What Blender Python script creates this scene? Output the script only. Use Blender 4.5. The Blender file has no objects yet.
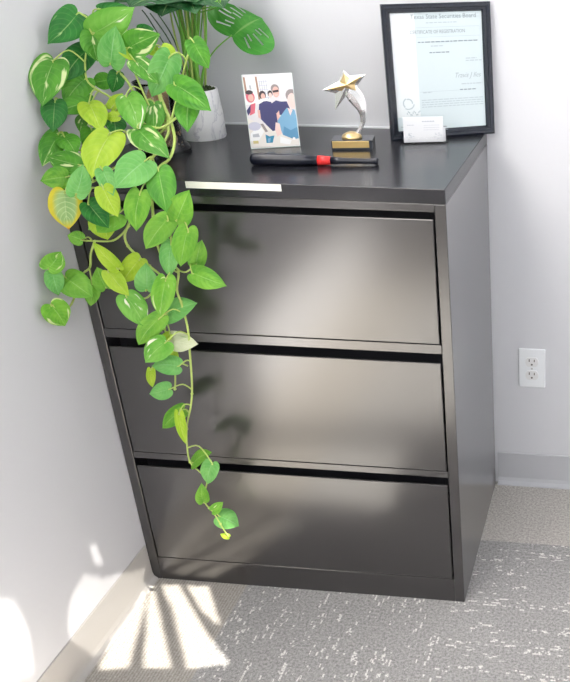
import bpy, bmesh, math, random
from mathutils import Vector, Matrix
random.seed(7)
S = bpy.context.scene
COL = S.collection

# ---------------------------------------------------------------- camera
FPX, CX, CY = 866.935, 545.497, 315.339
RIGHT = Vector((0.994614, 0.103596, 0.003249))
DOWN = Vector((0.046751, -0.420434, -0.906118))
FWD = Vector((-0.092504, 0.901389, -0.423013))
CAM = Vector((1.10555, -1.522373, 1.462816))
cd = bpy.data.cameras.new('camera'); cam = bpy.data.objects.new('camera', cd); COL.objects.link(cam)
m = Matrix((( RIGHT.x, -DOWN.x, -FWD.x, CAM.x), (RIGHT.y, -DOWN.y, -FWD.y, CAM.y), (RIGHT.z, -DOWN.z, -FWD.z, CAM.z), (0, 0, 0, 1)))
cam.matrix_world = m
cd.sensor_fit = 'HORIZONTAL'; cd.sensor_width = 36; cd.lens = FPX / 570 * 36
cd.shift_x = (285 - CX) / 570; cd.shift_y = (CY - 341) / 570
cd.clip_start = 0.05
S.camera = cam

# ---------------------------------------------------------------- light
w = bpy.data.worlds.new('world'); S.world = w; w.use_nodes = True
w.node_tree.nodes['Background'].inputs[0].default_value = (0.91, 0.95, 1.0, 1)
w.node_tree.nodes['Background'].inputs[1].default_value = 0.72
SUN_D = Vector((-0.74, 0.10, -0.66)).normalized()
sl = bpy.data.lights.new('sun', 'SUN'); sl.energy = 44.0; sl.angle = math.radians(0.33); sl.color = (1.0, 0.95, 0.86)
sun = bpy.data.objects.new('sun', sl); COL.objects.link(sun)
sun.rotation_euler = SUN_D.to_track_quat('-Z', 'Y').to_euler(); sun.location = (3, 0, 3)
al = bpy.data.lights.new('fill_light', 'AREA'); al.energy = 48; al.shape = 'RECTANGLE'; al.size = 2.6; al.size_y = 1.6; al.color = (1, 0.97, 0.93)  # added fill with no real fixture, evens the light on the back wall
ao = bpy.data.objects.new('fill_light', al); COL.objects.link(ao); ao.location = (0.8, -3.2, 3.0); ao.rotation_euler = (math.radians(48), 0, 0)
S.view_settings.view_transform = 'Standard'; S.view_settings.look = 'None'
S.view_settings.exposure = 0.0; S.view_settings.gamma = 1.0; S.view_settings.use_curve_mapping = False

# ---------------------------------------------------------------- helpers
def ray(u, v):
    return RIGHT * ((u - CX) / FPX) + DOWN * ((v - CY) / FPX) + FWD
def at(u, v, ax, val):
    d = ray(u, v); return CAM + d * ((val - CAM[ax]) / d[ax])
def at_plane(u, v, P, n):
    d = ray(u, v); return CAM + d * ((P - CAM).dot(n) / d.dot(n))

def mat(name, col=(.8, .8, .8), rough=.5, metal=0.0, spec=None, noise=None, bump=None, trans=0, ior=None, coat=0):
    M = bpy.data.materials.new(name); M.use_nodes = True
    nt = M.node_tree; b = nt.nodes['Principled BSDF']
    b.inputs['Base Color'].default_value = (*col, 1); b.inputs['Roughness'].default_value = rough
    b.inputs['Metallic'].default_value = metal
    if spec is not None: b.inputs['Specular IOR Level'].default_value = spec
    if ior: b.inputs['IOR'].default_value = ior
    if trans: b.inputs['Transmission Weight'].default_value = trans
    if coat: b.inputs['Coat Weight'].default_value = coat
    tc = nt.nodes.new('ShaderNodeTexCoord')
    if noise:
        sc, amt = noise
        n = nt.nodes.new('ShaderNodeTexNoise'); n.inputs['Scale'].default_value = sc; n.inputs['Detail'].default_value = 4
        nt.links.new(tc.outputs['Object'], n.inputs['Vector'])
        r = nt.nodes.new('ShaderNodeMapRange'); r.inputs[3].default_value = 1 - amt; r.inputs[4].default_value = 1 + amt
        nt.links.new(n.outputs['Fac'], r.inputs[0])
        mx = nt.nodes.new('ShaderNodeVectorMath'); mx.operation = 'SCALE'
        mx.inputs[0].default_value = col; nt.links.new(r.outputs[0], mx.inputs['Scale'])
        nt.links.new(mx.outputs[0], b.inputs['Base Color'])
    if bump:
        sc, st = bump
        n = nt.nodes.new('ShaderNodeTexNoise'); n.inputs['Scale'].default_value = sc; n.inputs['Detail'].default_value = 3
        nt.links.new(tc.outputs['Object'], n.inputs['Vector'])
        bp = nt.nodes.new('ShaderNodeBump'); bp.inputs['Strength'].default_value = st; bp.inputs['Distance'].default_value = .002
        nt.links.new(n.outputs['Fac'], bp.inputs['Height']); nt.links.new(bp.outputs[0], b.inputs['Normal'])
    return M

def link(name, bm, mats, parent=None, smooth=False, bevel=0, loc=None, keep=False):
    me = bpy.data.meshes.new(name)
    if not keep: bmesh.ops.recalc_face_normals(bm, faces=bm.faces[:])
    bm.to_mesh(me); bm.free()
    if not isinstance(mats, (list, tuple)): mats = [mats]
    for x in mats: me.materials.append(x)
    if smooth:
        for p in me.polygons: p.use_smooth = True
    o = bpy.data.objects.new(name, me); COL.objects.link(o)
    if parent: o.parent = parent
    if loc is not None: o.location = loc
    if bevel:
        bv = o.modifiers.new('bevel', 'BEVEL'); bv.width = bevel; bv.segments = 2; bv.limit_method = 'ANGLE'
    return o
def empty(name, loc, rz=0, rx=0):
    o = bpy.data.objects.new(name, None); COL.objects.link(o); o.location = loc; o.rotation_euler = (rx, 0, rz); o.empty_display_size = .05
    return o
def tag(o, label, cat, group=None):
    o['label'] = label; o['category'] = cat
    if group: o['group'] = group
    return o
def struct(o): o['kind'] = 'structure'; return o
def box(bm, x0, x1, y0, y1, z0, z1, mi=0):
    vs = [bm.verts.new((x, y, z)) for x in (x0, x1) for y in (y0, y1) for z in (z0, z1)]
    for f in ((0, 1, 3, 2), (4, 6, 7, 5), (0, 4, 5, 1), (2, 3, 7, 6), (0, 2, 6, 4), (1, 5, 7, 3)):
        fc = bm.faces.new([vs[i] for i in f]); fc.material_index = mi
    return vs
def prism(bm, pts, axis, a, b, mi=0):
    """closed polygon pts (2D) extruded along axis from a to b"""
    def P(p, h):
        q = [p[0], p[1]]; q.insert(axis, h); return q
    A = [bm.verts.new(P(p, a)) for p in pts]; B = [bm.verts.new(P(p, b)) for p in pts]
    n = len(pts)
    fs = [bm.faces.new(A), bm.faces.new(B[::-1])]
    for i in range(n): fs.append(bm.faces.new((A[i], B[i], B[(i + 1) % n], A[(i + 1) % n])))
    for f in fs: f.material_index = mi
def lathe(bm, prof, seg=40, c=(0, 0, 0), mi=0, caps=True):
    rings = []
    for r, z in prof:
        rings.append([bm.verts.new((c[0] + r * math.cos(2 * math.pi * k / seg), c[1] + r * math.sin(2 * math.pi * k / seg), c[2] + z)) for k in range(seg)])
    for a, b in zip(rings, rings[1:]):
        for k in range(seg):
            f = bm.faces.new((a[k], a[(k + 1) % seg], b[(k + 1) % seg], b[k])); f.material_index = mi; f.smooth = True
    if caps:
        bm.faces.new(rings[0][::-1]).material_index = mi; bm.faces.new(rings[-1]).material_index = mi
def smooth_path(pts, sub=5):
    out = []
    n = len(pts)
    for i in range(n - 1):
        p0 = pts[max(i - 1, 0)]; p1 = pts[i]; p2 = pts[i + 1]; p3 = pts[min(i + 2, n - 1)]
        for k in range(sub):
            t = k / sub
            out.append(0.5 * ((2 * p1) + (p2 - p0) * t + (2 * p0 - 5 * p1 + 4 * p2 - p3) * t * t + (3 * p1 - p0 - 3 * p2 + p3) * t ** 3))
    out.append(pts[-1]); return out
def tube(bm, pts, r0, r1=None, seg=7, mi=0):
    if r1 is None: r1 = r0
    n = len(pts); prev = None; rings = []
    up = Vector((0.3, 0.5, 0.8)).normalized()
    for i, p in enumerate(pts):
        d = (pts[min(i + 1, n - 1)] - pts[max(i - 1, 0)])
        if d.length < 1e-9: d = Vector((0, 0, 1))
        d.normalize()
        s = d.cross(up)
        if s.length < .05: s = d.cross(Vector((1, 0, 0)))
        s.normalize(); t = d.cross(s); r = r0 + (r1 - r0) * i / max(n - 1, 1)
        rings.append([bm.verts.new(p + (s * math.cos(a) + t * math.sin(a)) * r) for a in (2 * math.pi * k / seg for k in range(seg))])
    for a, b in zip(rings, rings[1:]):
        for k in range(seg):
            f = bm.faces.new((a[k], a[(k + 1) % seg], b[(k + 1) % seg], b[k])); f.material_index = mi; f.smooth = True
    bm.faces.new(rings[0][::-1]).material_index = mi; bm.faces.new(rings[-1]).material_index = mi

H, D, W, WB = 0.9956, 0.4685, 0.762, 0.4755

# ---------------------------------------------------------------- setting
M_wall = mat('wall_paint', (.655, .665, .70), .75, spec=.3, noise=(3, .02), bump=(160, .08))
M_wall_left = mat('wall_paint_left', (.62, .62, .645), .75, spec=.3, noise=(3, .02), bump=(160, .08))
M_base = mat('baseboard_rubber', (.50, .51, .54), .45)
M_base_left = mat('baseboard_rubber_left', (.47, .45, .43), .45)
M_white = mat('white_plastic', (.86, .89, .92), .35)

def carpet():
    M = bpy.data.materials.new('carpet_tiles'); M.use_nodes = True; nt = M.node_tree; N = nt.nodes; L = nt.links
    b = N['Principled BSDF']; b.inputs['Roughness'].default_value = .95; b.inputs['Specular IOR Level'].default_value = .1
    tc = N.new('ShaderNodeTexCoord'); sep = N.new('ShaderNodeSeparateXYZ'); L.new(tc.outputs['Object'], sep.inputs[0])
    def mth(op, a, bb=None, clamp=False):
        n = N.new('ShaderNodeMath'); n.operation = op; n.use_clamp = clamp
        for i, x in enumerate((a, bb)):
            if x is None: continue
            if isinstance(x, (int, float)): n.inputs[i].default_value = x
            else: L.new(x, n.inputs[i])
        return n.outputs[0]
    def noise(scale, sx=1, sy=1, det=2, off=0):
        mp = N.new('ShaderNodeMapping'); mp.inputs['Scale'].default_value = (sx, sy, 1); mp.inputs['Location'].default_value = (off, off * 1.7, 0)
        L.new(tc.outputs['Object'], mp.inputs[0])
        n = N.new('ShaderNodeTexNoise'); n.inputs['Scale'].default_value = scale; n.inputs['Detail'].default_value = det
        L.new(mp.outputs[0], n.inputs['Vector']); return n.outputs['Fac']
    def mr(x, a, bb, c=0, d=1):
        n = N.new('ShaderNodeMapRange'); L.new(x, n.inputs[0]); n.inputs[1].default_value = a; n.inputs[2].default_value = bb
        n.inputs[3].default_value = c; n.inputs[4].default_value = d; return n.outputs[0]
    def mix(f, a, bb):
        n = N.new('ShaderNodeMix'); n.data_type = 'RGBA'
        if isinstance(f, float): n.inputs[0].default_value = f
        else: L.new(f, n.inputs[0])
        for k, x in ((6, a), (7, bb)):
            if isinstance(x, tuple): n.inputs[k].default_value = (*x, 1)
            else: L.new(x, n.inputs[k])
        return n.outputs[2]
    x, y = sep.outputs[0], sep.outputs[1]
    fine = mr(noise(420, det=3), .3, .7); mid = mr(noise(170, det=2, off=3), .3, .7)
    grain = mth('MULTIPLY_ADD' if False else 'MULTIPLY', mth('ADD', fine, mid), .5)
    grey = mix(grain, (.17, .165, .165), (.56, .55, .54))
    beige = mix(grain, (.26, .245, .225), (.74, .71, .67))
    rib = mr(mth('SINE', mth('MULTIPLY', x, 900)), -1, 1)
    ribbed = mix(mth('MULTIPLY', mth('ADD', grain, mth('MULTIPLY', rib, mr(noise(60, 1, 20), .3, .7))), .6), (.24, .22, .195), (.60, .57, .53))
    # white broken threads: along y on the middle tile, along x on the right one
    def snap(x, st): return mth('MULTIPLY', mth('FLOOR', mth('DIVIDE', x, st)), st)
    def wn(a, b, k):
        cbn = N.new('ShaderNodeCombineXYZ'); L.new(a, cbn.inputs[0]); L.new(b, cbn.inputs[1]); cbn.inputs[2].default_value = k
        n = N.new('ShaderNodeTexWhiteNoise'); n.noise_dimensions = '3D'; L.new(cbn.outputs[0], n.inputs['Vector']); return n.outputs['Value']
    def threads(vert):
        al, ac = (y, x) if vert else (x, y)
        row = snap(ac, .0042); 
        shift = mth('MULTIPLY', wn(row, row, 3.0), .02)
        seg = snap(mth('ADD', al, shift), .011); fineseg = snap(mth('ADD', al, shift), .0045)
        c = noise(1, 40 if vert else 5, 5 if vert else 40, 1, 9)
        on = mth('GREATER_THAN', mth('ADD', mth('MULTIPLY', wn(row, seg, 1.0), .8), mth('ADD', mr(c, .44, .58, 0, .26), mth('MULTIPLY', wn(row, row, 7.0), .17))), .985)
        rag = mth('GREATER_THAN', wn(row, fineseg, 2.0), .25)
        return mth('MULTIPLY', mth('MULTIPLY', on, rag), mr(noise(330, det=1, off=2), .35, .5))
    isright = mth('GREATER_THAN', x, .735)
    both = N.new('ShaderNodeMix'); both.data_type = 'FLOAT'
    L.new(isright, both.inputs[0]); L.new(threads(True), both.inputs[2]); L.new(threads(False), both.inputs[3])
    greyt = mix(both.outputs[0], grey, (.78, .77, .74))
    isleft = mth('LESS_THAN', x, .235); isback = mth('GREATER_THAN', y, .222)
    c = mix(isleft, greyt, ribbed); c = mix(isback, c, beige)
    # far tiles alternate so the joint grid reads everywhere
    L.new(c, b.inputs['Base Color'])
    bp = N.new('ShaderNodeBump'); bp.inputs['Strength'].default_value = .6; bp.inputs['Distance'].default_value = .004
    L.new(grain, bp.inputs['Height']); L.new(bp.outputs[0], b.inputs['Normal'])
    return M
bm = bmesh.new(); box(bm, -.1, 3.0, -4.0, WB + .1, -.05, 0); struct(link('floor', bm, carpet()))
bm = bmesh.new(); box(bm, -.1, 3.0, WB, WB + .1, 0, 3.4); struct(link('wall_back', bm, M_wall))
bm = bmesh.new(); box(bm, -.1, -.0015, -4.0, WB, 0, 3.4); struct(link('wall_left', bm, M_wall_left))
# rubber cove base: back wall and left wall
def cove(name, mt, hb, length0, length1, along):
    bm = bmesh.new()
    pr = [(0, 0), (.016, 0), (.0145, .004), (.007, .010), (.004, .020), (.003, hb - .002), (.0015, hb), (0, hb)]
    if along == 'x': prism(bm, [(WB - a, z) for a, z in pr], 0, length0, length1)
    else: prism(bm, [(-.0015 + a, z) for a, z in pr], 1, length0, length1)
    return struct(link(name, bm, mt))
cove('baseboard_back', M_base, .101, W + .006, 1.9, 'x')
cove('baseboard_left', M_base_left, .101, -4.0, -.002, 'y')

# unseen wall added on the right: blocks the sun except through shaped holes
XW = 1.9
def to_gobo(P):
    t = (XW - P.x) / SUN_D.x; return (P.y + SUN_D.y * t, P.z + SUN_D.z * t)
def fl(*uv): return [to_gobo(at(u, v, 2, 0)) for u, v in uv]
def wl(*uv): return [to_gobo(at(u, v, 0, 0.003)) for u, v in uv]
sun_holes = [  # hole outlines: wanted sun patches traced back along the sun direction
    fl((148, 585), (154, 588), (158, 609), (171, 668), (142, 668), (146, 609)),
    fl((160, 585), (178, 585), (204, 630), (230, 664), (186, 669), (171, 609)),
    fl((186, 585), (208, 587), (221, 628), (202, 612)),
    fl((140, 593), (146, 600), (138, 630), (128, 668), (96, 670), (110, 640), (133, 612)),
    wl((72, 594), (85, 572), (104, 577), (118, 572), (148, 569), (152, 574), (136, 601), (96, 658), (72, 640), (68, 620)),
    [to_gobo(Vector(q_)) for q_ in ((.012, -.02, .0), (.012, -.02, .07), (.012, -.09, .095), (.012, -.20, .10), (.012, -.20, .0))],
    wl((90, 543), (98, 541), (104, 560), (100, 566), (93, 558)),
    [to_gobo(Vector(q_)) for q_ in ((.04, -.345, 0), (.50, -.33, 0), (.46, -.60, 0), (.03, -.60, 0))],
    wl((-30, 595), (18, 598), (32, 640), (36, 672), (10, 684), (-20, 700)),
]
CLEAR = 7
def inside(y, z, poly):
    c = False; n = len(poly)
    for i in range(n):
        (y1, z1), (y2, z2) = poly[i], poly[(i + 1) % n]
        if (z1 > z) != (z2 > z) and y < (y2 - y1) * (z - z1) / (z2 - z1) + y1: c = not c
    return c
ys = [p[0] for q in sun_holes for p in q]; zs = [p[1] for q in sun_holes for p in q]
fy0, fy1, fz0, fz1 = min(ys) - .03, max(ys) + .03, min(zs) - .03, max(zs) + .03
# big added opening: makes an out-of-frame sun pool for the drawers to reflect
by0, by1, bz0, bz1 = -2.1, fy0 - .08, 1.15, 2.1
M_gobo = mat('gobo_paint', (.8, .8, .8), .5)
bm = bmesh.new()
T0, T1 = XW, XW + .06
box(bm, T0, T1, fy1, 0.6, 0, 3.4); box(bm, T0, T1, fy0, fy1, 0, fz0); box(bm, T0, T1, fy0, fy1, fz1, 3.4)
box(bm, T0, T1, by1, fy0, 0, 3.4); box(bm, T0, T1, by0, by1, 0, bz0); box(bm, T0, T1, by0, by1, bz1, 3.4); box(bm, T0, T1, -4.0, by0, 0, 3.4)
struct(link('sun_block_wall', bm, M_wall))
bm = bmesh.new(); st = .006; ny = int((fy1 - fy0) / st) + 1; nz = int((fz1 - fz0) / st) + 1
gv = {}
def gvert(i, j):
    if (i, j) not in gv: gv[(i, j)] = bm.verts.new((XW + .002, fy0 + i * st, fz0 + j * st))
    return gv[(i, j)]
for i in range(ny):
    for j in range(nz):
        y = fy0 + (i + .5) * st; z = fz0 + (j + .5) * st
        if not any(inside(y, z, q) for q in sun_holes):
            bm.faces.new((gvert(i, j), gvert(i + 1, j), gvert(i + 1, j + 1), gvert(i, j + 1)))
o = struct(link('sun_gobo_1', bm, M_gobo)); sm = o.modifiers.new('thick', 'SOLIDIFY'); sm.thickness = .004; sm.offset = 0  # unseen cut-out screen, added to shape the sun patches
def tint(name, k):
    M = bpy.data.materials.new(name); M.use_nodes = True
    t_ = M.node_tree.nodes.new('ShaderNodeBsdfTransparent'); t_.inputs[0].default_value = (k, k, k, 1)
    M.node_tree.links.new(t_.outputs[0], M.node_tree.nodes['Material Output'].inputs['Surface']); return M
M_t1 = tint('gobo_tint_dark', .075); M_t2 = tint('gobo_tint_light', .34)  # see-through tints added to dim separate sun patches, not real glazing
bm = bmesh.new()
for i in range(ny):
    for j in range(nz):
        y = fy0 + (i + .5) * st; z = fz0 + (j + .5) * st
        hit = [k for k, q_ in enumerate(sun_holes) if inside(y, z, q_)]
        if hit and hit[0] != CLEAR:
            c_ = [(y - st / 2, z - st / 2), (y + st / 2, z - st / 2), (y + st / 2, z + st / 2), (y - st / 2, z + st / 2)]
            bm.faces.new([bm.verts.new((XW + .002, a_, b_)) for a_, b_ in c_]).material_index = 1 if hit[0] < 4 else 0
struct(link('sun_gobo_2', bm, [M_t1, M_t2]))  # dimming cells filling the holes of the added screen

# ---------------------------------------------------------------- filing cabinet
M_cab = mat('charcoal_enamel', (.016, .014, .015), .28, spec=.5, ior=1.5, coat=1.0)
M_cab.node_tree.nodes['Principled BSDF'].inputs['Coat IOR'].default_value = 1.75
M_cab.node_tree.nodes['Principled BSDF'].inputs['Coat Roughness'].default_value = .2
M_top = mat('charcoal_laminate', (.012, .012, .016), .22, spec=.65)
M_dark = mat('recess_black', (.012, .012, .016), .5)
M_strip = mat('cream_label', (.90, .88, .80), .5, noise=(60, .05))
fc = tag(empty('filing_cabinet', (W / 2, D / 2, 0)), 'charcoal metal three-drawer lateral filing cabinet standing in the corner', 'filing cabinet')
OX, OY = W / 2, D / 2
def cbox(bm, x0, x1, y0, y1, z0, z1, mi=0): box(bm, x0 - OX, x1 - OX, y0 - OY, y1 - OY, z0, z1, mi)
bm = bmesh.new()
cbox(bm, 0, .022, 0, D, 0, .9655); cbox(bm, W - .022, W, 0, D, 0, .9655); cbox(bm, .022, W - .022, D - .01, D, .0, .9655)
link('side_panels', bm, M_cab, fc, bevel=.0012)
bm = bmesh.new()
for a, b_ in ((.9500, .9655), (.6500, .6705), (.3480, .3640)): cbox(bm, .0225, W - .0225, .001, .028, a, b_)
link('front_rails', bm, M_cab, fc, bevel=.0008)
bm = bmesh.new(); cbox(bm, .0225, W - .0225, .045, .05, .06, .965); link('inner_panel', bm, M_dark, fc)
bm = bmesh.new(); cbox(bm, 0, W, -.001, D, .9662, H); link('top_panel', bm, M_top, fc, bevel=.0015)
bm = bmesh.new(); cbox(bm, .0225, W - .0225, .0005, .03, 0.0, .0655); link('kick_plate', bm, M_cab, fc, bevel=.0008)
bm = bmesh.new(); cbox(bm, .26, .448, -.0018, -.0009, .9815, .9945); link('label_strip', bm, M_strip, fc)['label'] = 'cream adhesive strip on the top front edge'
for z0, z1 in ((.6722, .9360), (.3657, .6296), (.0673, .3286)):
    bm = bmesh.new()
    cbox(bm, .0255, W - .0255, -.0005, .0035, z0, z1)
    cbox(bm, .0275, W - .0275, .0035, .040, z0 + .002, z1 - .045)
    link('drawer', bm, M_cab, fc, bevel=.0022)

# pale strip between cabinet top and wall
M_pale_strip = mat('pale_strip', (.78, .80, .83), .4)
bm = bmesh.new(); box(bm, .002, W - .02, D, WB, H - .012, H + .003); struct(link('back_strip_1', bm, M_pale_strip))

# ---------------------------------------------------------------- wall outlet
u0, u1, v0, v1 = .8310, .9005, .3150, .4290
ot = tag(empty('wall_outlet', ((u0 + u1) / 2, WB, (v0 + v1) / 2)), 'white duplex electrical outlet on the back wall right of the cabinet', 'outlet')
bm = bmesh.new(); box(bm, -.035, .035, -.006, 0, -.057, .057); link('cover_plate', bm, M_white, ot, bevel=.0025)
M_slot = mat('slot_dark', (.10, .09, .09), .6); M_recep = mat('receptacle_plastic', (.80, .81, .82), .35)
for zc in (.0195, -.0195):
    bm = bmesh.new()
    pts = []
    for k in range(28):
        a = 2 * math.pi * k / 28; pts.append((.0172 * math.cos(a), zc + max(-.0135, min(.0135, .0172 * math.sin(a)))))
    prism(bm, pts, 1, -.0082, -.0055)
    r = link('receptacle', bm, M_recep, ot)
    bm = bmesh.new()
    box(bm, -.0080, -.0055, -.0086, -.0080, zc + .001, zc + .009); box(bm, .0055, .0078, -.0086, -.0080, zc + .001, zc + .008)
    prism(bm, [(.0026 * math.cos(a / 10 * 6.283), zc - .007 + .0026 * math.sin(a / 10 * 6.283)) for a in range(10)], 1, -.0086, -.0080)
    link('slots', bm, M_slot, r)
bm = bmesh.new(); prism(bm, [(.0028 * math.cos(a / 12 * 6.283), .0028 * math.sin(a / 12 * 6.283)) for a in range(12)], 1, -.0075, -.006); link('screw', bm, mat('screw_steel', (.6, .6, .6), .3, .8), ot)

# ---------------------------------------------------------------- text helper
def text_bm(bm, s, size, x, z, y, mi=0, align='LEFT', sx=1.0, shear=0, bold=0.0):
    cu = bpy.data.curves.new('t', 'FONT'); cu.body = s; cu.size = size; cu.align_x = align; cu.shear = shear; cu.resolution_u = 2; cu.offset = bold
    ob = bpy.data.objects.new('t', cu); COL.objects.link(ob)
    bpy.context.view_layer.update()
    me = bpy.data.meshes.new_from_object(ob.evaluated_get(bpy.context.evaluated_depsgraph_get()))
    vs = [bm.verts.new((x + v.co.x * sx, y, z + v.co.y)) for v in me.vertices]
    for p in me.polygons:
        try: bm.faces.new([vs[i] for i in p.vertices]).material_index = mi
        except ValueError: pass
    bpy.data.objects.remove(ob); bpy.data.curves.remove(cu); bpy.data.meshes.remove(me)
def flat(bm, pts, y, mi=0):
    bm.faces.new([bm.verts.new((a, y, b)) for a, b in pts]).material_index = mi
def rect(bm, x0, x1, z0, z1, y, mi=0): flat(bm, [(x0, z0), (x1, z0), (x1, z1), (x0, z1)], y, mi)
def disc(bm, cx, cz, rx, rz, y, mi=0, n=16): flat(bm, [(cx + rx * math.cos(2 * math.pi * k / n), cz + rz * math.sin(2 * math.pi * k / n)) for k in range(n)], y, mi)

# ---------------------------------------------------------------- certificate frame
M_frame = mat('frame_black', (.008, .012, .022), .22, spec=.6)
M_frame2 = mat('frame_inner', (.01, .012, .016), .35)
M_paper = mat('certificate_paper', (.60, .69, .72), .6)
M_paper2 = mat('certificate_pale_paper', (.74, .79, .81), .6)
M_ink = mat('grey_ink', (.24, .30, .34), .7); M_ink2 = mat('pale_ink', (.45, .53, .57), .7)
cf = tag(empty('certificate_frame', (.567, .3483, H), .428, -.0584), 'black framed registration certificate leaning on the wall at the right end of the cabinet', 'picture frame')
FW, FH, BW = .2395, .2875, .019
def ring(bm, a, b_, y0, y1, mi=0):
    """rectangular ring: outer inset a, inner inset b_; front face sloping from y0 (outer) to y1 (inner)"""
    o_ = [(a, a), (FW - a, a), (FW - a, FH - a), (a, FH - a)]; i_ = [(b_, b_), (FW - b_, b_), (FW - b_, FH - b_), (b_, FH - b_)]
    O = [bm.verts.new((x, y0, z)) for x, z in o_]; I = [bm.verts.new((x, y1, z)) for x, z in i_]
    for k in range(4): bm.faces.new((O[k], O[(k + 1) % 4], I[(k + 1) % 4], I[k])).material_index = mi
bm = bmesh.new()
ring(bm, 0, 0.0001, .013, 0.002); ring(bm, 0, .004, .002, 0); ring(bm, .004, .009, 0, .0005); ring(bm, .009, .010, .0005, .0025); ring(bm, .010, .016, .0025, .0035); ring(bm, .016, BW, .0035, .008)
link('frame', bm, M_frame, cf, keep=True)
bm = bmesh.new(); box(bm, .003, FW - .003, .0095, .013, .003, FH - .003); link('backing', bm, M_frame2, cf)
bm = bmesh.new()
L0, L1, Z0, Z1 = BW, FW - BW, BW, FH - BW; PW_, PH_ = L1 - L0, Z1 - Z0
rect(bm, L0, L1, Z0, Z1, .0090, 0)
rect(bm, L0, L0 + .052, Z0 + .03, Z1, .0088, 1)  # paler strip down the left of the sheet
def cz(v): return Z1 - v * PH_
def cx(u): return L0 + u * PW_
text_bm(bm, 'Texas State Securities Board', .0135, cx(.215), cz(.052), .0085, 2, sx=.93)
text_bm(bm, 'CERTIFICATE OF REGISTRATION', .0105, cx(.20), cz(.175), .0085, 2, sx=.80)
random.seed(3)
def words(x0, x1, v, hh=.0022, mi=3):
    x = x0
    while x < x1:
        wd = random.uniform(.004, .012); rect(bm, x, min(x + wd, x1), cz(v), cz(v) + hh, .0085, mi); x += wd + .0018
words(cx(.38), cx(.72), .09); rect(bm, cx(.27), cx(.97), cz(.125), cz(.125) + .0006, .0085, 3); rect(bm, cx(.27), cx(.97), cz(.205), cz(.205) + .0006, .0085, 3)
words(cx(.28), cx(.95), .25, mi=2); words(cx(.42), cx(.56), .285); words(cx(.40), cx(.62), .34, mi=2)
words(cx(.80), cx(.93), .40); words(cx(.80), cx(.98), .42)
text_bm(bm, 'Travis J Iles', .0155, cx(.66), cz(.56), .0085, 2, sx=.85, shear=.4, bold=-.0002)
words(cx(.74), cx(.98), .62); rect(bm, cx(.27), cx(.72), cz(.67), cz(.67) + .0006, .0085, 3); words(cx(.3), cx(.40), .68); words(cx(.72), cx(.9), .67, mi=2)
for v in (.745, .765, .785, .805): words(cx(.28), cx(.98), v, .0018)
# faint seal in the pale left strip
for k in range(3):
    a0 = k * 2.1
    for j in range(9):
        a = a0 + j * .22; r_ = .009 + .002 * k
        disc(bm, cx(.13) + r_ * math.cos(a), cz(.76) + r_ * math.sin(a), .0016, .0016, .0084, 3, 6)
for j in range(12): disc(bm, cx(.11) + j * .0026, cz(.85) + .004 * math.sin(j * 1.3), .0013, .0022, .0084, 3, 6)
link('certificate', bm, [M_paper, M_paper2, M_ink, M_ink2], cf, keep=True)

# ---------------------------------------------------------------- business card holder
bc = tag(empty('business_card_holder', (.599, .322, H), .229), 'clear holder of white business cards in front of the black framed certificate', 'card holder')
M_acr = mat('clear_acrylic', (1, 1, 1), .05, trans=1, ior=1.2)
M_card = mat('white_card', (.68, .70, .73), .5); M_cp = mat('card_print', (.40, .44, .50), .6)
bm = bmesh.new(); box(bm, -.002, .099, 0, .020, 0, .003); box(bm, -.002, .099, -.002, 0, 0, .014); box(bm, -.002, .099, .017, .020, 0, .034); link('holder', bm, M_acr, bc, bevel=.0006)
bm = bmesh.new()
T = math.radians(8)
def cardpt(x, z, d): return (x, .0025 + d + z * math.sin(T), .0035 + z * math.cos(T))
def cardbox(x0, x1, z0, z1, d0, d1, mi):
    vs = [bm.verts.new(cardpt(x, z, d)) for x in (x0, x1) for d in (d0, d1) for z in (z0, z1)]
    for f in ((0, 1, 3, 2), (4, 6, 7, 5), (0, 4, 5, 1), (2, 3, 7, 6), (0, 2, 6, 4), (1, 5, 7, 3)): bm.faces.new([vs[i] for i in f]).material_index = mi
cardbox(.0035, .0905, 0, .0535, 0, .0045, 0); cardbox(.0060, .0950, 0, .0300, .0047, .0085, 0)
def cardmark(x0, x1, z0, z1): cardbox(x0, x1, z0, z1, -.0003, -.0001, 1)
random.seed(5)
x = .045
while x < .072: wd = random.uniform(.002, .005); cardmark(x, x + wd, .0435, .0458); x += wd + .0012
for zz in (.036, .031, .026):
    x = .048
    while x < .08: wd = random.uniform(.003, .006); cardmark(x, x + wd, zz, zz + .0006); x += wd + .001
x = .012
while x < .027: wd = random.uniform(.002, .004); cardmark(x, x + wd, .0365, .0378); x += wd + .001
for cxm in (.016, .076):
    for j in range(16):
        a = random.uniform(0, 6.28); r_ = random.uniform(.002, .009); xx = cxm + r_ * math.cos(a); zz = .0125 + r_ * .8 * math.sin(a); cardmark(xx, xx + .0028, zz, zz + .0009)
link('business_cards', bm, [M_card, M_cp], bc)
bm = bmesh.new(); box(bm, .0955, .1005, -.001, .018, .002, .030)
link('holder_end', bm, M_acr, bc, bevel=.0005)

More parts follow.
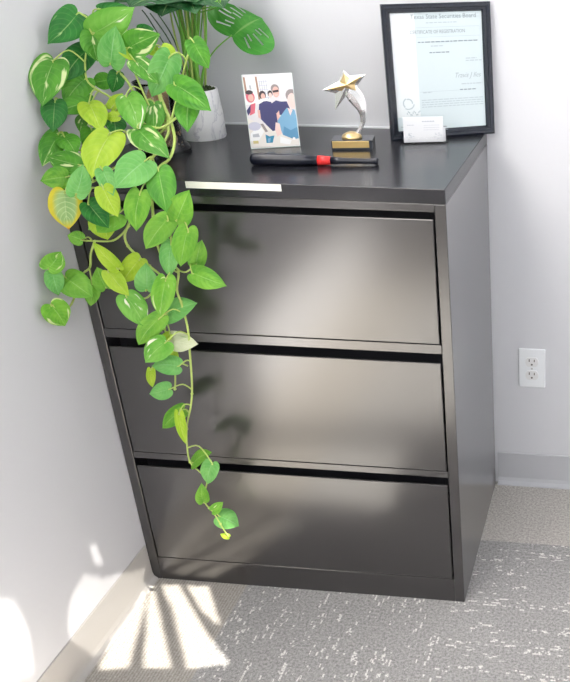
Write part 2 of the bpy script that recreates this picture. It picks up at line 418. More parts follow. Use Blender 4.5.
# ---------------------------------------------------------------- acrylic photo stand
pf = tag(empty('photo_stand', (.2876, .2440, H), .382, -.1562), 'clear stand holding a group selfie photograph, behind the black bat', 'photo frame')
PW2, PH2 = .1000, .1517
cols = dict(bg=(.80, .77, .80), white=(.92, .92, .93), wood=(.42, .25, .18), grey=(.52, .53, .58), navy=(.055, .055, .17), skin=(.80, .50, .44), skin2=(.88, .66, .62), pink=(.75, .16, .22), blue=(.20, .42, .62), blue2=(.11, .30, .50), hair=(.06, .04, .05), hairg=(.33, .28, .28), teal=(.03, .25, .42), yellow=(.65, .55, .25), lil=(.62, .62, .74), paper=(.84, .80, .76))
keys = list(cols); pm = [mat('print_' + k, cols[k], .35) for k in keys]
bm = bmesh.new()
def q(kind, pts, lay): flat(bm, [(a * PW2, b_ * PH2) for a, b_ in pts], -.0003 - lay * .00004, keys.index(kind))
def e(kind, x, z, rx, rz, lay): disc(bm, x * PW2, z * PH2, rx * PW2, rz * PH2, -.0003 - lay * .00004, keys.index(kind))
q('bg', [(0, 0), (1, 0), (1, 1), (0, 1)], 0)
q('white', [(0, .60), (.5, .60), (.5, .97), (0, .97)], 1)
q('wood', [(.02, .72), (.06, .72), (.05, .97), (.01, .97)], 2); q('wood', [(.27, .66), (.31, .66), (.29, .97), (.25, .97)], 2)
for i in range(4): q('grey', [(.33 + i * .045, .66), (.345 + i * .045, .66), (.335 + i * .045, .92), (.32 + i * .045, .92)], 2)
for i in range(5): q('lil', [(.31, .68 + i * .055), (.5, .68 + i * .055), (.5, .69 + i * .055), (.31, .69 + i * .055)], 3)
q('grey', [(.12, .80), (.16, .80), (.15, .86), (.11, .86)], 2)
q('paper', [(0, 0), (1, 0), (1, .16), (.55, .28), (.3, .3), (0, .42)], 2)
q('white', [(.02, .20), (.22, .32), (.30, .22), (.15, .08), (0, .10)], 3)
e('lil', .12, .30, .13, .06, 4)
e('pink', .11, .70, .09, .075, 4); e('hair', .10, .765, .075, .03, 5); e('skin', .12, .69, .055, .05, 6)
q('navy', [(.0, .52), (.10, .60), (.08, .50), (.02, .45)], 5); q('pink', [(.10, .60), (.20, .62), (.16, .48), (.05, .45)], 5)
e('hair', .36, .72, .07, .06, 5); e('skin', .37, .70, .045, .045, 6); e('white', .38, .655, .09, .02, 7)
e('hair', .52, .735, .05, .045, 4); e('skin2', .52, .715, .035, .035, 5)
q('navy', [(.27, .60), (.40, .645), (.52, .62), (.60, .45), (.60, .24), (.48, .22), (.38, .30), (.26, .40), (.24, .50)], 6)
q('skin', [(.22, .52), (.27, .52), (.27, .40), (.22, .42)], 7)
q('navy', [(.52, .60), (.62, .64), (.72, .62), (.84, .62), (.90, .50), (.75, .42), (.62, .45), (.56, .48)], 7)
e('hairg', .63, .80, .085, .06, 7); e('skin', .64, .755, .07, .075, 8); q('hair', [(.575, .775), (.70, .785), (.70, .755), (.58, .745)], 9); q('skin2', [(.60, .72), (.68, .72), (.66, .705), (.62, .705)], 9)
q('skin', [(.60, .46), (.66, .50), (.66, .36), (.60, .34)], 8)
e('hairg', .95, .70, .12, .085, 8); e('skin2', .955, .62, .10, .11, 9)
q('blue', [(.70, .44), (.82, .53), (.98, .50), (1.0, .42), (1.0, .10), (.90, .09), (.68, .16), (.62, .30), (.60, .36)], 10)
q('blue2', [(.72, .28), (.85, .22), (1.0, .26), (1.0, .10), (.90, .09), (.68, .16)], 11)
q('skin2', [(.84, .53), (.94, .50), (.88, .42)], 11)
q('skin2', [(.56, .34), (.64, .32), (.66, .18), (.56, .14), (.53, .24)], 11)
q('hairg', [(.24, .33), (.30, .33), (.38, .22), (.33, .21)], 5)
q('teal', [(.32, .18), (.40, .15), (.50, .16), (.45, .06), (.32, .06)], 5); q('blue', [(.36, .12), (.42, .13), (.40, .07), (.35, .07)], 6)
q('grey', [(.06, .19), (.18, .20), (.20, .15), (.06, .15)], 5); q('yellow', [(.05, .10), (.16, .10), (.16, .06), (.05, .06)], 5); q('white', [(.62, .14), (.85, .08), (.8, .02), (.6, .05)], 5)
e('white', .90, .10, .03, .02, 12)
for v in bm.verts: v.co.x = min(v.co.x, PW2); 
link('photograph', bm, pm, pf, loc=(0, -.0005, .002), keep=True)
M_edge = mat('acrylic_edge', (.88, .97, .94), .15)
bm = bmesh.new(); box(bm, -.0015, PW2 + .0015, 0, .008, 0, PH2 + .0025); link('acrylic_block', bm, M_edge, pf, bevel=.0008)
bm = bmesh.new(); box(bm, .02, .08, .008, .0095, .004, .10); link('easel_back', bm, M_edge, pf)

# ---------------------------------------------------------------- star trophy
M_gold = mat('gold_metal', (.80, .60, .30), .32, .9); M_silver = mat('silver_metal', (.93, .92, .91), .22, .85)
M_tb = mat('trophy_base', (.03, .035, .045), .2, coat=.5); M_plq = mat('plaque_gold', (.80, .58, .24), .35, .7)
AZ = .160
tr = tag(empty('star_trophy', (.4618, .2538, H), AZ), 'gold and silver shooting star trophy on a small black base', 'trophy')
U = Vector((math.cos(AZ), math.sin(AZ), 0)); Nn = Vector((-math.sin(AZ), math.cos(AZ), 0)); O_ = Vector((.4618, .2538, H))
YM = .023
def tl(zx, zy, y=YM):   # zoomed trace -> local
    P = at_plane(310 + zx / 6.83, 60 + zy / 6.82, O_ + Nn * y, Nn) - O_
    return Vector((P.dot(U), y, P.z))
bm = bmesh.new(); box(bm, 0, .0866, 0, .050, 0, .021); link('base', bm, M_tb, tr, bevel=.001)
bm = bmesh.new(); box(bm, .002, .080, -.0012, 0, .005, .0195); o = link('plaque', bm, M_plq, tr, bevel=.0004)
bm = bmesh.new(); lathe(bm, [(.021, 0), (.0215, .004), (.019, .008), (.012, .012), (.006, .014)], 32); link('dome', bm, M_gold, tr, loc=(.041, YM, .0208))
def star_mesh(bm, outline, centre, th, mi=0):
    vs = [bm.verts.new(p) for p in outline]
    f = bm.verts.new(centre + Vector((0, -th, 0))); b_ = bm.verts.new(centre + Vector((0, th, 0)))
    n = len(vs)
    for i in range(n):
        bm.faces.new((vs[i], vs[(i + 1) % n], f)).material_index = mi; bm.faces.new((vs[(i + 1) % n], vs[i], b_)).material_index = mi
bm = bmesh.new()
outl = [tl(*p) for p in ((82, 206), (196, 146), (228, 68), (272, 110), (380, 98), (324, 172), (345, 250), (255, 232), (172, 342), (174, 228))]
star_mesh(bm, outl, tl(250, 175), .007)
link('star_back', bm, M_silver, tr)['label'] = 'silver faceted star edge'
bm = bmesh.new()
outl = [tl(*p, YM - .004) for p in ((112, 203), (205, 152), (231, 90), (268, 122), (350, 110), (305, 165), (315, 210), (248, 200), (215, 212), (185, 205))]
star_mesh(bm, outl, tl(250, 168, YM - .004), .0050)
link('star', bm, M_gold, tr)['label'] = 'gold star face'
bm = bmesh.new()
cl = [((262, 215), 40), ((298, 238), 58), ((328, 278), 52), ((352, 325), 38), ((364, 375), 25), ((360, 425), 17), ((345, 465), 15), ((325, 500), 17)]
pts = [tl(*c) for c, _ in cl]; P2 = smooth_path(pts, 4); n = len(P2)
rings = []
for i, p in enumerate(P2):
    t = i / (n - 1) * (len(cl) - 1); k = min(int(t), len(cl) - 2); r_ = (cl[k][1] * (1 - t + k) + cl[k + 1][1] * (t - k)) * .00030
    d = (P2[min(i + 1, n - 1)] - P2[max(i - 1, 0)]).normalized(); s = d.cross(Vector((0, 1, 0))).normalized()
    rings.append([bm.verts.new(p + s * math.cos(a) * r_ + Vector((0, 1, 0)) * math.sin(a) * min(r_ * .6, .006)) for a in (2 * math.pi * j / 8 for j in range(8))])
for a, b_ in zip(rings, rings[1:]):
    for j in range(8): bm.faces.new((a[j], a[(j + 1) % 8], b_[(j + 1) % 8], b_[j]))
bm.faces.new(rings[0][::-1]); bm.faces.new(rings[-1])
link('tail', bm, M_silver, tr)

# ---------------------------------------------------------------- miniature bat
A_ = at(250, 159, 2, H + .0125); B_ = at(378.5, 161.5, 2, H + .0075)
ax = (B_ - A_); Lb = ax.length; rot = ax.to_track_quat('X', 'Z')
bt = tag(empty('miniature_bat', A_), 'miniature black baseball bat with a red band, lying in front of the trophy', 'baseball bat')
bt.rotation_mode = 'QUATERNION'; bt.rotation_quaternion = rot
M_bat = mat('bat_black', (.006, .008, .018), .28, spec=.5); M_red = mat('bat_red', (.80, .03, .03), .3)
def xl(bm, prof, seg=32):
    rings = [[bm.verts.new((x, r * math.cos(2 * math.pi * k / seg), r * math.sin(2 * math.pi * k / seg))) for k in range(seg)] for x, r in prof]
    for a, b_ in zip(rings, rings[1:]):
        for k in range(seg): bm.faces.new((a[k], a[(k + 1) % seg], b_[(k + 1) % seg], b_[k])).smooth = True
    bm.faces.new(rings[0][::-1]); bm.faces.new(rings[-1])
bm = bmesh.new(); xl(bm, [(0, .003), (.001, .007), (.004, .0107), (.009, .0122), (.04, .0122), (.08, .0118), (.11, .0108), (.137, .0098)]); link('barrel', bm, M_bat, bt)
bm = bmesh.new(); xl(bm, [(.136, .0100), (.150, .0092), (.162, .0082)]); link('band', bm, M_red, bt)['label'] = 'red band'
bm = bmesh.new(); xl(bm, [(.161, .0080), (.18, .0066), (.20, .0058), (Lb - .015, .0052), (Lb - .008, .0055), (Lb - .006, .0072), (Lb - .001, .0072), (Lb, .005)]); link('handle', bm, M_bat, bt)

# ---------------------------------------------------------------- leaf materials
def leaf_mat(name, c1, c2, vari=None, vthr=.6, pale=(.45, .65, .25), stripe=0.0, rim=None):
    M = bpy.data.materials.new(name); M.use_nodes = True; nt = M.node_tree; N = nt.nodes; L = nt.links
    b = N['Principled BSDF']; b.inputs['Roughness'].default_value = .42; b.inputs['Specular IOR Level'].default_value = .3
    uv = N.new('ShaderNodeUVMap'); uv.uv_map = 'UVMap'; sp = N.new('ShaderNodeSeparateXYZ'); L.new(uv.outputs[0], sp.inputs[0])
    tc = N.new('ShaderNodeTexCoord'); oi = N.new('ShaderNodeObjectInfo')
    def mth(op, a, bb=None, c=None):
        n = N.new('ShaderNodeMath'); n.operation = op
        for i, x in enumerate((a, bb, c)):
            if x is None: continue
            if isinstance(x, (int, float)): n.inputs[i].default_value = x
            else: L.new(x, n.inputs[i])
        return n.outputs[0]
    def mr(x, a, bb, c=0, d=1):
        n = N.new('ShaderNodeMapRange'); L.new(x, n.inputs[0]); n.inputs[1].default_value = a; n.inputs[2].default_value = bb; n.inputs[3].default_value = c; n.inputs[4].default_value = d; return n.outputs[0]
    def mix(f, a, bb):
        n = N.new('ShaderNodeMix'); n.data_type = 'RGBA'; L.new(f, n.inputs[0])
        for k, x in ((6, a), (7, bb)):
            if isinstance(x, tuple): n.inputs[k].default_value = (*x, 1)
            else: L.new(x, n.inputs[k])
        return n.outputs[2]
    t, s = sp.outputs[0], sp.outputs[1]; at_ = mth('ABSOLUTE', t)
    off = mth('MULTIPLY', oi.outputs['Random'], 37.0)
    cb = N.new('ShaderNodeCombineXYZ'); L.new(mth('ADD', t, off), cb.inputs[0]); L.new(mth('MULTIPLY', s, 1.6), cb.inputs[1])
    nz = N.new('ShaderNodeTexNoise'); nz.inputs['Scale'].default_value = 1.6; nz.inputs['Detail'].default_value = 3; L.new(cb.outputs[0], nz.inputs['Vector'])
    col = mix(mr(nz.outputs['Fac'], .35, .65), c1, c2)
    col = mix(mth('MULTIPLY', oi.outputs['Random'], .35), col, c2)
    veins = mth('SINE', mth('MULTIPLY', mth('SUBTRACT', s, mth('MULTIPLY', at_, .38)), 52))
    vm = mth('MULTIPLY', mr(veins, .70, 1.0), .07 + stripe)
    col = mix(vm, col, pale)
    if vari:
        cb2 = N.new('ShaderNodeCombineXYZ'); L.new(mth('ADD', mth('MULTIPLY', t, 1.9), off), cb2.inputs[0]); L.new(mth('MULTIPLY', mth('SUBTRACT', s, mth('MULTIPLY', at_, .5)), 1.7), cb2.inputs[1])
        n2 = N.new('ShaderNodeTexNoise'); n2.inputs['Scale'].default_value = 1.3; n2.inputs['Detail'].default_value = 2; L.new(cb2.outputs[0], n2.inputs['Vector'])
        col = mix(mr(n2.outputs['Fac'], vthr, vthr + .06), col, vari)
    if rim:
        col = mix(mth('MAXIMUM', mr(mth('ADD', at_, mth('MULTIPLY', nz.outputs['Fac'], .4)), .75, 1.0), mr(s, .72, .9)), col, rim)
        col = mix(mr(s, .88, .98), col, (.75, .28, .03))
    col = mix(mth('MULTIPLY', mr(at_, .045, .012), .45), col, pale)
    L.new(col, b.inputs['Base Color'])
    bp = N.new('ShaderNodeBump'); bp.inputs['Strength'].default_value = .28; bp.inputs['Distance'].default_value = .0015
    L.new(mth('SUBTRACT', mth('MULTIPLY', veins, -.5), mr(at_, .09, .0)), bp.inputs['Height']); L.new(bp.outputs[0], b.inputs['Normal'])
    tr_ = N.new('ShaderNodeBsdfTranslucent'); L.new(col, tr_.inputs[0]); ms = N.new('ShaderNodeMixShader'); ms.inputs[0].default_value = .2
    L.new(b.outputs[0], ms.inputs[1]); L.new(tr_.outputs[0], ms.inputs[2]); L.new(ms.outputs[0], N['Material Output'].inputs['Surface'])
    return M
LM = {
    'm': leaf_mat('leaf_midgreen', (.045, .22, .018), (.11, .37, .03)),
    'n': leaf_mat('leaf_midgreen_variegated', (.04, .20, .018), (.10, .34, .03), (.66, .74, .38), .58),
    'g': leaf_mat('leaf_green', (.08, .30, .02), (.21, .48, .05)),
    'd': leaf_mat('leaf_deep', (.010, .11, .018), (.03, .22, .03), (.35, .55, .22), .66),
    'l': leaf_mat('leaf_lime', (.28, .49, .015), (.44, .62, .05), pale=(.62, .72, .28)),
    'b': leaf_mat('leaf_bluegreen', (.10, .36, .07), (.20, .50, .13), pale=(.40, .66, .36), stripe=.05),
    'v': leaf_mat('leaf_variegated', (.09, .34, .02), (.21, .50, .05), (.62, .74, .34), .62),
    'w': leaf_mat('leaf_cream', (.62, .68, .42), (.72, .76, .54), (.45, .60, .28), .66, pale=(.8, .84, .66)),
    'p': leaf_mat('leaf_cream_patch', (.10, .36, .03), (.21, .50, .08), (.88, .88, .72), .60),
    'y': leaf_mat('leaf_yellow', (.20, .40, .13), (.38, .55, .22), pale=(.62, .75, .40), stripe=.5, rim=(.62, .55, .04)),
}
M_stem = mat('vine_green', (.42, .54, .13), .45, noise=(60, .2)); M_stem2 = mat('stem_green', (.17, .44, .05), .45, noise=(40, .2))
M_stemdark = mat('stem_dark', (.04, .10, .035), .5)

OUT = [Vector(p) for p in ((0, 0, 0), (.18, -.085, 0), (.48, -.12, 0), (.78, -.04, 0), (.95, .12, 0), (1.0, .31, 0), (.93, .50, 0), (.72, .67, 0), (.41, .83, 0), (.12, .94, 0), (0, 1, 0))]
_op = smooth_path(OUT, 10)
def outline(s):
    k = s * (len(_op) - 1); i = min(int(k), len(_op) - 2); p = _op[i].lerp(_op[i + 1], k - i); return max(p.x, 0), p.y
def leaf_bm(B, T, width, n, fold=.10, droop=.12, NS=20, NT=5, stem_from=None, bend=0.0, holes=None, curl=0.0):
    """heart-shaped blade from base B to tip T; n roughly the upper-side normal"""
    bm = bmesh.new(); uvl = bm.loops.layers.uv.new('UVMap')
    ax = T - B; L = ax.length; a = ax.normalized(); n = (n - a * n.dot(a)).normalized(); s_ = a.cross(n)
    L2 = L / 1.0
    g = {}
    for i in range(NS + 1):
        s = i / NS
        ox, oy = outline(s)
        for j in range(-NT, NT + 1):
            t = j / NT; u = abs(t)
            wv = width / 2
            xx = u * ox * (1 if t > 0 else -1); yy = s * (1 - u) + oy * u
            p = B + a * (yy * L2) + s_ * (xx * wv + bend * L2 * math.sin(max(0, min(1, yy)) * math.pi))
            z = fold * abs(xx) * wv * (1 - .45 * abs(xx)) - droop * L2 * (yy - .45) ** 2 + .012 * width * math.sin(yy * 8 + j * .5) * abs(xx) - curl * wv * abs(xx) ** 3
            g[(i, j)] = (bm.verts.new(p + n * z), (t, s))
    for i in range(NS):
        for j in range(-NT, NT):
            if holes and holes((i + .5) / NS, (j + .5) / NT): continue
            k = [g[(i, j)], g[(i + 1, j)], g[(i + 1, j + 1)], g[(i, j + 1)]]
            f = bm.faces.new([x[0] for x in k]); f.smooth = True
            for lp, x in zip(f.loops, k): lp[uvl].uv = x[1]
    bmesh.ops.remove_doubles(bm, verts=bm.verts[:], dist=1e-5)
    if stem_from is not None:
        d = (B - stem_from)
        mid = (B + stem_from) / 2 + Vector((0, 0, .25 * min(d.length, .06))) - a * .12 * d.length
        tube(bm, smooth_path([stem_from, mid, B, B + a * L2 * .06], 4), .0016, .0011, 6, 1)
    return bm

# ---------------------------------------------------------------- trailing pothos in a glass vase
VC = Vector((.118, .205, H))
po = tag(empty('trailing_pothos', VC), 'trailing pothos with heart-shaped leaves hanging over the cabinet front from a glass vase', 'houseplant')
def depth(u, v):
    if v < 100: d = .11
    elif v < 185: d = .11 - (v - 100) / 85 * .16
    else: d = -.050
    return d
def P3(u, v, lay=0.0):
    y = depth(u, v) - lay
    p = at(u, v, 1, y)
    if p.x < .027: p = at(u, v, 0, .027)
    return p
paths = [
    ([(173, 128), (171, 156), (158, 169), (152, 190), (153, 215), (156, 240), (165, 262), (178, 270), (177, 290), (182, 305), (188, 330), (190, 355), (192, 385), (191, 405), (187, 425), (187, 444), (190, 462), (200, 472), (207, 480), (204, 500), (213, 512), (218, 520), (224, 530), (229, 537)], .0026, .0010, .02),
    ([(168, 124), (164, 142), (148, 163), (137, 178), (133, 200), (131, 218), (125, 234), (128, 246), (140, 258), (152, 268), (162, 279), (157, 300), (162, 322), (168, 338), (171, 352), (175, 372), (175, 389)], .0026, .0013, .0),
    ([(129, 226), (120, 236), (111, 241), (95, 241), (83, 240.5)], .0020, .0013, .0),
    ([(95, 241), (91, 253), (90, 267), (83, 274), (77, 288), (73, 301), (68, 308), (60, 311), (56, 310)], .0020, .0015, .0),
    ([(83, 274), (70, 278), (60, 275), (51, 271)], .0016, .0012, .0),
    ([(162, 276), (148, 297), (134, 297), (122, 292), (106, 286)], .0018, .0012, .0),
    ([(140, 259), (128, 266), (118, 269)], .0016, .0012, -.01),
    ([(171, 352), (178, 361), (188, 366)], .0015, .0012, .0),
    ([(178, 270), (186, 272), (194, 266)], .0015, .0012, .01),
    ([(170, 262), (171, 240), (168, 222), (172, 214)], .0018, .0014, .012),
    ([(176, 118), (160, 128), (140, 122), (125, 110), (110, 97), (98, 90), (87, 80), (85, 62)], .0022, .0014, .03),
    ([(134, 94), (128, 82), (120, 72), (116, 60), (110, 40), (96, 24), (80, 13)], .0022, .0013, .01),
    ([(172, 120), (150, 108), (134, 94)], .0024, .0022, .0),
    ([(170, 122), (140, 128), (112, 140), (96, 150), (78, 150), (62, 134)], .0022, .0013, .0),
    ([(168, 126), (140, 150), (118, 165), (100, 178), (84, 186), (72, 196)], .0022, .0015, .0),
    ([(104, 160), (100, 185), (108, 198), (112, 215), (100, 228)], .0018, .0014, .0),
    ([(172, 118), (178, 95), (184, 70), (190, 48)], .0022, .0014, .03),
    ([(150, 108), (140, 85), (130, 62)], .0018, .0013, .02),
    ([(165, 115), (158, 92), (158, 70), (156, 55)], .0018, .0013, .0),
    ([(112, 100), (98, 110), (82, 112), (66, 104), (56, 98)], .0018, .0013, .0),
]
nodes = []
for k, (pp, r0, r1, lay) in enumerate(paths):
    pts = [P3(u, v, lay) for u, v in pp]
    if k in (0, 1):   # start inside the vase mouth, bend over the rim
        pts = [VC + Vector((.005 * k, 0, .06)), VC + Vector((.01 * k, -.015, .155))] + pts
    sp_ = smooth_path(pts, 5); nodes += sp_
    bm = bmesh.new(); tube(bm, [p - VC for p in sp_], r0 * 1.15, r1 * 1.25, 8)
    for p in sp_[::9]:
        bmesh.ops.create_icosphere(bm, subdivisions=1, radius=r0 * 1.35, matrix=Matrix.Translation(p - VC))
    link('vine', bm, M_stem, po, smooth=True)

LV = [  # base u,v, tip u,v, width px, kind, layer towards the camera (cm)
    (78, 13, 48, 43, 27, 'd', 1), (92, 34, 133, 8, 29, 'p', 3), (99, 9, 133, 9, 13, 'd', 1.5), (110, 65, 115, 26, 25, 'b', 5),
    (92, 32, 98, 62, 22, 'v', 2.5), (54, 60, 42, 106, 30, 'v', 2), (87, 50, 63, 82, 24, 'd', 1), (86, 78, 64, 105, 23, 'g', 3),
    (109, 80, 92, 83, 16, 'g', 1), (117, 73, 112, 93, 15, 'd', 1.5), (119, 32, 136, 64, 18, 'l', 3), (128, 48, 160, 34, 26, 'v', 4),
    (138, 30, 154, 29, 12, 'd', 1), (134, 60, 159, 84, 20, 'v', 5), (170, 56, 151, 98, 27, 'b', 4), (162, 47, 177, 57, 14, 'l', 1.5),
    (150, 48, 160, 54, 11, 'l', .5), (174, 84, 211, 111, 27, 'g', 6), (189, 98, 187, 131, 24, 'g', 4), (126, 95, 138, 131, 26, 'p', 5),
    (154, 102, 155, 133, 22, 'v', 2), (137, 127, 169, 156, 27, 'v', 5), (55, 101, 53, 132, 22, 'd', 3), (92, 101, 55, 113, 20, 'g', 4),
    (89, 102, 101, 130, 24, 'l', 6), (111, 109, 123, 93, 13, 'l', 3), (119, 116, 104, 116, 11, 'l', 4), (59, 133, 42, 166, 21, 'v', 4),
    (64, 136, 76, 154, 20, 'g', 5), (80, 165, 46, 156, 23, 'v', 6), (67, 177, 40, 181, 21, 'g', 5), (76, 195, 83, 164, 20, 'b', 7),
    (110, 133, 91, 177, 34, 'l', 6), (146, 160, 115, 188, 32, 'b', 8), (102, 169, 113, 195, 17, 'b', 6), (103, 188, 118, 217, 20, 'l', 6),
    (88, 203, 109, 228, 22, 'd', 5), (86, 205, 93, 214, 20, 'd', 4.5), (118, 214, 86, 230, 28, 'v', 2.5), (99, 218, 108, 240, 24, 'l', 2), (65, 191, 69, 230, 29, 'y', 6), (82, 240, 67, 235, 14, 'g', 3),
    (118, 269, 93, 242, 14, 'l', 3), (48, 269, 61, 251, 20, 'v', 3), (52, 272, 59, 296, 17, 'b', 1), (65, 277, 93, 297, 26, 'g', 4),
    (92, 283, 90, 307, 16, 'g', 2), (106, 288, 97, 267, 18, 'g', 1.5), (108, 271, 129, 296, 17, 'l', 3), (51, 305, 66, 327, 24, 'v', 3),
    (126, 296, 145, 327, 24, 'p', 4), (140, 259, 122, 283, 22, 'l', 1), (146, 291, 145, 264, 23, 'b', 3), (166, 279, 161, 318, 22, 'v', 5),
    (160, 318, 137, 347, 21, 'g', 4), (166, 315, 197, 303, 23, 'b', 2), (168, 339, 198, 344, 20, 'w', 2), (170, 334, 160, 342, 10, 'l', 2),
    (172, 350, 174, 372, 10, 'l', 2.5), (166, 342, 145, 363, 24, 'p', 5), (179, 366, 151, 366, 20, 'b', 4), (151, 369, 153, 388, 9, 'l', 2),
    (170, 389, 149, 394, 18, 'b', 4), (182, 410, 160, 429, 18, 'g', 2), (179, 413, 186, 445, 10, 'l', 4), (192, 463, 211, 452, 16, 'g', 2),
    (212, 463, 207, 485, 19, 'b', 4), (203, 484, 205, 504, 13, 'g', 3), (204, 503, 202, 484, 13, 'g', 3), (212, 511, 223, 502, 11, 'v', 3), (219, 516, 239, 526, 20, 'b', 0),
    (229, 537, 220, 534, 6, 'l', 2), (158, 169, 166, 212, 28, 'g', 6), (140, 193, 136, 232, 24, 'g', 6), (176, 221, 189, 190, 27, 'g', 5),
    (168, 219, 145, 250, 24, 'g', 5), (188, 230, 181, 268, 24, 'g', 6), (171, 243, 169, 278, 19, 'b', 4), (196, 265, 202, 240, 18, 'g', 2),
    (192, 273, 226, 286, 22, 'g', 4), (91, 128, 88, 155, 19, 'g', 2), (84, 117, 80, 132, 12, 'v', 1), (114, 117, 116, 136, 20, 'd', 2),
    (193, 41, 209, 69, 20, 'g', 5),
]
LV = [l for l in LV if l[:4] not in ((86, 205, 93, 214), (203, 484, 205, 504))]
rnd = random.Random(11)
for (bu, bv, tu, tv, wd, kd, lay) in LV:
    lay = lay * .010
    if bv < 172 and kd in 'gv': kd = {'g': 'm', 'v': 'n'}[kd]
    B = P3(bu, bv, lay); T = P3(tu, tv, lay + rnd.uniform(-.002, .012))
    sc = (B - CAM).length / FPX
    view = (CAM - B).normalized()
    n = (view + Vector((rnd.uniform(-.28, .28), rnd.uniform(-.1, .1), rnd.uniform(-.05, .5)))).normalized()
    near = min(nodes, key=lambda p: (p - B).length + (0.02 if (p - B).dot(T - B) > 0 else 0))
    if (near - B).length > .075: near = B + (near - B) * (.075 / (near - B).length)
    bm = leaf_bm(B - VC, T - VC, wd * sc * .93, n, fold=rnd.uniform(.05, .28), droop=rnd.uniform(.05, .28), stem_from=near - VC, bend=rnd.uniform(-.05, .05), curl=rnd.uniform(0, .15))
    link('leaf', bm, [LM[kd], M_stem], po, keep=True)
# vase
bm = bmesh.new()
prof = [(.046, 0), (.049, .003), (.048, .008), (.038, .022), (.033, .045), (.032, .09), (.036, .120), (.043, .145), (.0445, .1475), (.0430, .148), (.0405, .143), (.0335, .119), (.0295, .09), (.0305, .047), (.034, .024), (.030, .012), (.001, .010)]
lathe(bm, prof, 48, caps=False)
bm.faces.new([v for v in bm.verts if abs(v.co.z) < 1e-9][::-1])
MG = bpy.data.materials.new('clear_glass'); MG.use_nodes = True; _n = MG.node_tree.nodes; _l = MG.node_tree.links
_a = _n.new('ShaderNodeBsdfTransparent'); _a.inputs[0].default_value = (.93, .95, .94, 1); _g = _n.new('ShaderNodeBsdfGlossy'); _g.inputs['Roughness'].default_value = .04
_f = _n.new('ShaderNodeFresnel'); _f.inputs[0].default_value = 1.45; _m = _n.new('ShaderNodeMixShader')
_l.new(_f.outputs[0], _m.inputs[0]); _l.new(_a.outputs[0], _m.inputs[1]); _l.new(_g.outputs[0], _m.inputs[2]); _l.new(_m.outputs[0], _n['Material Output'].inputs['Surface'])
link('glass_vase', bm, MG, po)
bm = bmesh.new()
rr = random.Random(4)
for k in range(120):
    a = rr.uniform(0, 6.28); r_ = rr.uniform(.004, .025); p = Vector((r_ * math.cos(a) * .6, r_ * math.sin(a) * .6, .130)); pts = [p]
    for j in range(6):
        a += rr.uniform(-1.1, 1.1); r2 = rr.uniform(.012, .027 if j < 4 else .034); pts.append(Vector((r2 * math.cos(a), r2 * math.sin(a), .125 - (j + 1) * .018)))
    tube(bm, smooth_path(pts, 3), .0017, .0010, 5)
link('roots', bm, mat('root_brown', (.50, .31, .17), .6, noise=(80, .4)), po)

# ---------------------------------------------------------------- marble pot with split-leaf plant
def marble():
    M = mat('white_marble', (.93, .93, .95), .3); nt = M.node_tree; N = nt.nodes; L = nt.links; b = N['Principled BSDF']
    tc = N.new('ShaderNodeTexCoord'); mp = N.new('ShaderNodeMapping'); mp.inputs['Scale'].default_value = (1, 1, .45); mp.inputs['Rotation'].default_value = (.3, .5, .2)
    n = N.new('ShaderNodeTexNoise'); n.inputs['Scale'].default_value = 22; n.inputs['Detail'].default_value = 6; n.inputs['Distortion'].default_value = 1.2
    L.new(tc.outputs['Object'], mp.inputs[0]); L.new(mp.outputs[0], n.inputs['Vector'])
    a = N.new('ShaderNodeMath'); a.operation = 'SUBTRACT'; L.new(n.outputs['Fac'], a.inputs[0]); a.inputs[1].default_value = .5
    c = N.new('ShaderNodeMath'); c.operation = 'ABSOLUTE'; L.new(a.outputs[0], c.inputs[0])
    r = N.new('ShaderNodeValToRGB'); L.new(c.outputs[0], r.inputs[0]); r.color_ramp.elements[0].position = 0; r.color_ramp.elements[0].color = (.70, .70, .75, 1)
    r.color_ramp.elements[1].position = .022; r.color_ramp.elements[1].color = (.93, .93, .95, 1); L.new(r.outputs[0], b.inputs['Base Color'])
    return M
PC = Vector((.138, .338, H))
mp_ = tag(empty('monstera_plant', PC), 'split-leaf plant with many upright stems in a white marbled pot', 'houseplant')
bm = bmesh.new(); lathe(bm, [(.030, 0), (.0455, 0), (.0470, .003), (.0465, .05), (.0425, .106), (.0415, .108), (.0395, .107), (.0395, .094), (.001, .093)], 56, caps=False)
link('pot', bm, marble(), mp_, smooth=True).modifiers.new('e', 'EDGE_SPLIT').split_angle = math.radians(50)
bm = bmesh.new(); rr = random.Random(2)
lathe(bm, [(.0392, .090), (.0392, .096), (.028, .102), (.001, .106)], 24, caps=False)
for k in range(170):
    a = rr.uniform(0, 6.28); r_ = .037 * math.sqrt(rr.random())
    bmesh.ops.create_icosphere(bm, subdivisions=1, radius=rr.uniform(.002, .005), matrix=Matrix.Translation((r_ * math.cos(a), r_ * math.sin(a), .100 + rr.uniform(0, .014) * (1 - (r_ / .04) ** 2) + .002)))
link('moss', bm, mat('moss_soil', (.035, .055, .018), .95, noise=(150, .6)), mp_)
rr = random.Random(9)
for k in range(22):
    u0_ = 166 + k * 1.85 + rr.uniform(-1.2, 1.2)
    b0 = PC + Vector((rr.uniform(-.02, .022), rr.uniform(-.022, .02), .105))
    top = at(u0_, -14, 1, .335 + rr.uniform(-.03, .04)); midp = (b0 + top) / 2 + Vector((rr.uniform(-.008, .008), 0, 0))
    bm = bmesh.new(); tube(bm, smooth_path([b0 - PC, midp - PC, top - PC], 6), .0025, .0018, 7); link('stem', bm, M_stem2 if k % 5 else M_stem, mp_, smooth=True)
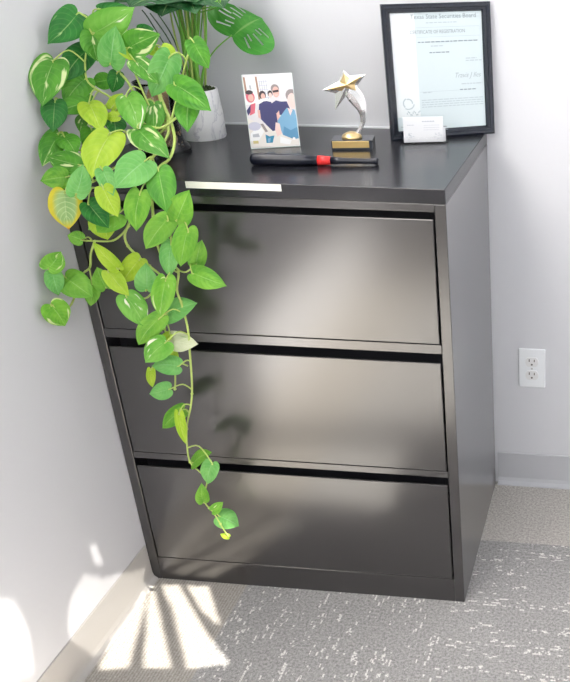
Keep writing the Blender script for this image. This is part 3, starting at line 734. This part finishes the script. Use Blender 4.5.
for (a, b_) in (((150, 13), (170, 42)), ((158, 14), (174, 40)), ((142, 10), (152, 24))):
    q0 = at(*b_, 1, .36); bm = bmesh.new(); base_ = PC + Vector((-.02, .01, .105)); tube(bm, smooth_path([base_ - PC, q0 - PC, at(*a, 1, .35) - PC], 5), .0016, .0012, 6); link('stem', bm, M_stemdark, mp_, smooth=True)
# looping thin stems near the top edge
for pts_ in (((178, 0), (186, 8), (200, 9), (214, 5), (219, -3)), ((182, 4), (196, 12), (212, 9), (220, 3), (219, -6)), ((190, -3), (204, 4), (218, 1))):
    bm = bmesh.new(); tube(bm, smooth_path([at(u, v, 1, .27) - PC for u, v in pts_], 6), .0017, .0013, 7); link('stem', bm, M_stem2, mp_, smooth=True)
# petiole and big split leaf
LB = at(232, 35, 1, .36)
bm = bmesh.new(); tube(bm, smooth_path([PC + Vector((.01, 0, .105)) - PC, at(203, 70, 1, .345) - PC, at(215, 50, 1, .35) - PC, LB - PC], 7), .0018, .0014, 7); link('stem', bm, M_stem2, mp_, smooth=True)
def edge_cut(s, t):
    row = int(s * 40); u = abs(t)
    if row in (11, 18, 25): return .34 < u < .78
    if row in (14, 22): return .28 < u < .48
    return t < 0 and row in (21, 29) and u > .5
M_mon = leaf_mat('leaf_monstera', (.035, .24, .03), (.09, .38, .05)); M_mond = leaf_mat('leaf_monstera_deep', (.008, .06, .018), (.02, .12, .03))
def split_leaf(B, T, width, side, m_):
    """side: direction of the blade's width"""
    a = (T - B).normalized(); n = a.cross(side).normalized() * 1.0
    if n.z < 0: n = -n
    bm = leaf_bm(B - PC, T - PC, width, n, fold=.10, droop=.35, NS=40, NT=16, holes=edge_cut)
    return link('leaf', bm, [m_, M_stem2], mp_, keep=True)
sd = (at(277, 47, 1, .35) - at(201, 12, 1, .35))
wdt = sd.length; sd.normalize()
Tm = at(262, 15, 1, .43)
split_leaf(LB, Tm, wdt * .98, sd, M_mon)
# darker crown leaves cut by the picture's top edge
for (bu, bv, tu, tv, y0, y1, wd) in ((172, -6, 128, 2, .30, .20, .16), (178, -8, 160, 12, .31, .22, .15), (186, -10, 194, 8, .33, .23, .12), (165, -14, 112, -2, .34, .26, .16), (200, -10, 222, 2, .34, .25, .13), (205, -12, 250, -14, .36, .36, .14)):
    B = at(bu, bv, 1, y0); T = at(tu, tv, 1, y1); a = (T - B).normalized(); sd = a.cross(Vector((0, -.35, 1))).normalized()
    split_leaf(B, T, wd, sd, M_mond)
    bm = bmesh.new(); tube(bm, smooth_path([Vector((rr.uniform(-.02, .02), rr.uniform(-.02, .02), .105)), (Vector((0, 0, .12)) + B - PC) / 2, B - PC], 6), .0020, .0015, 7); link('stem', bm, M_stem2, mp_, smooth=True)
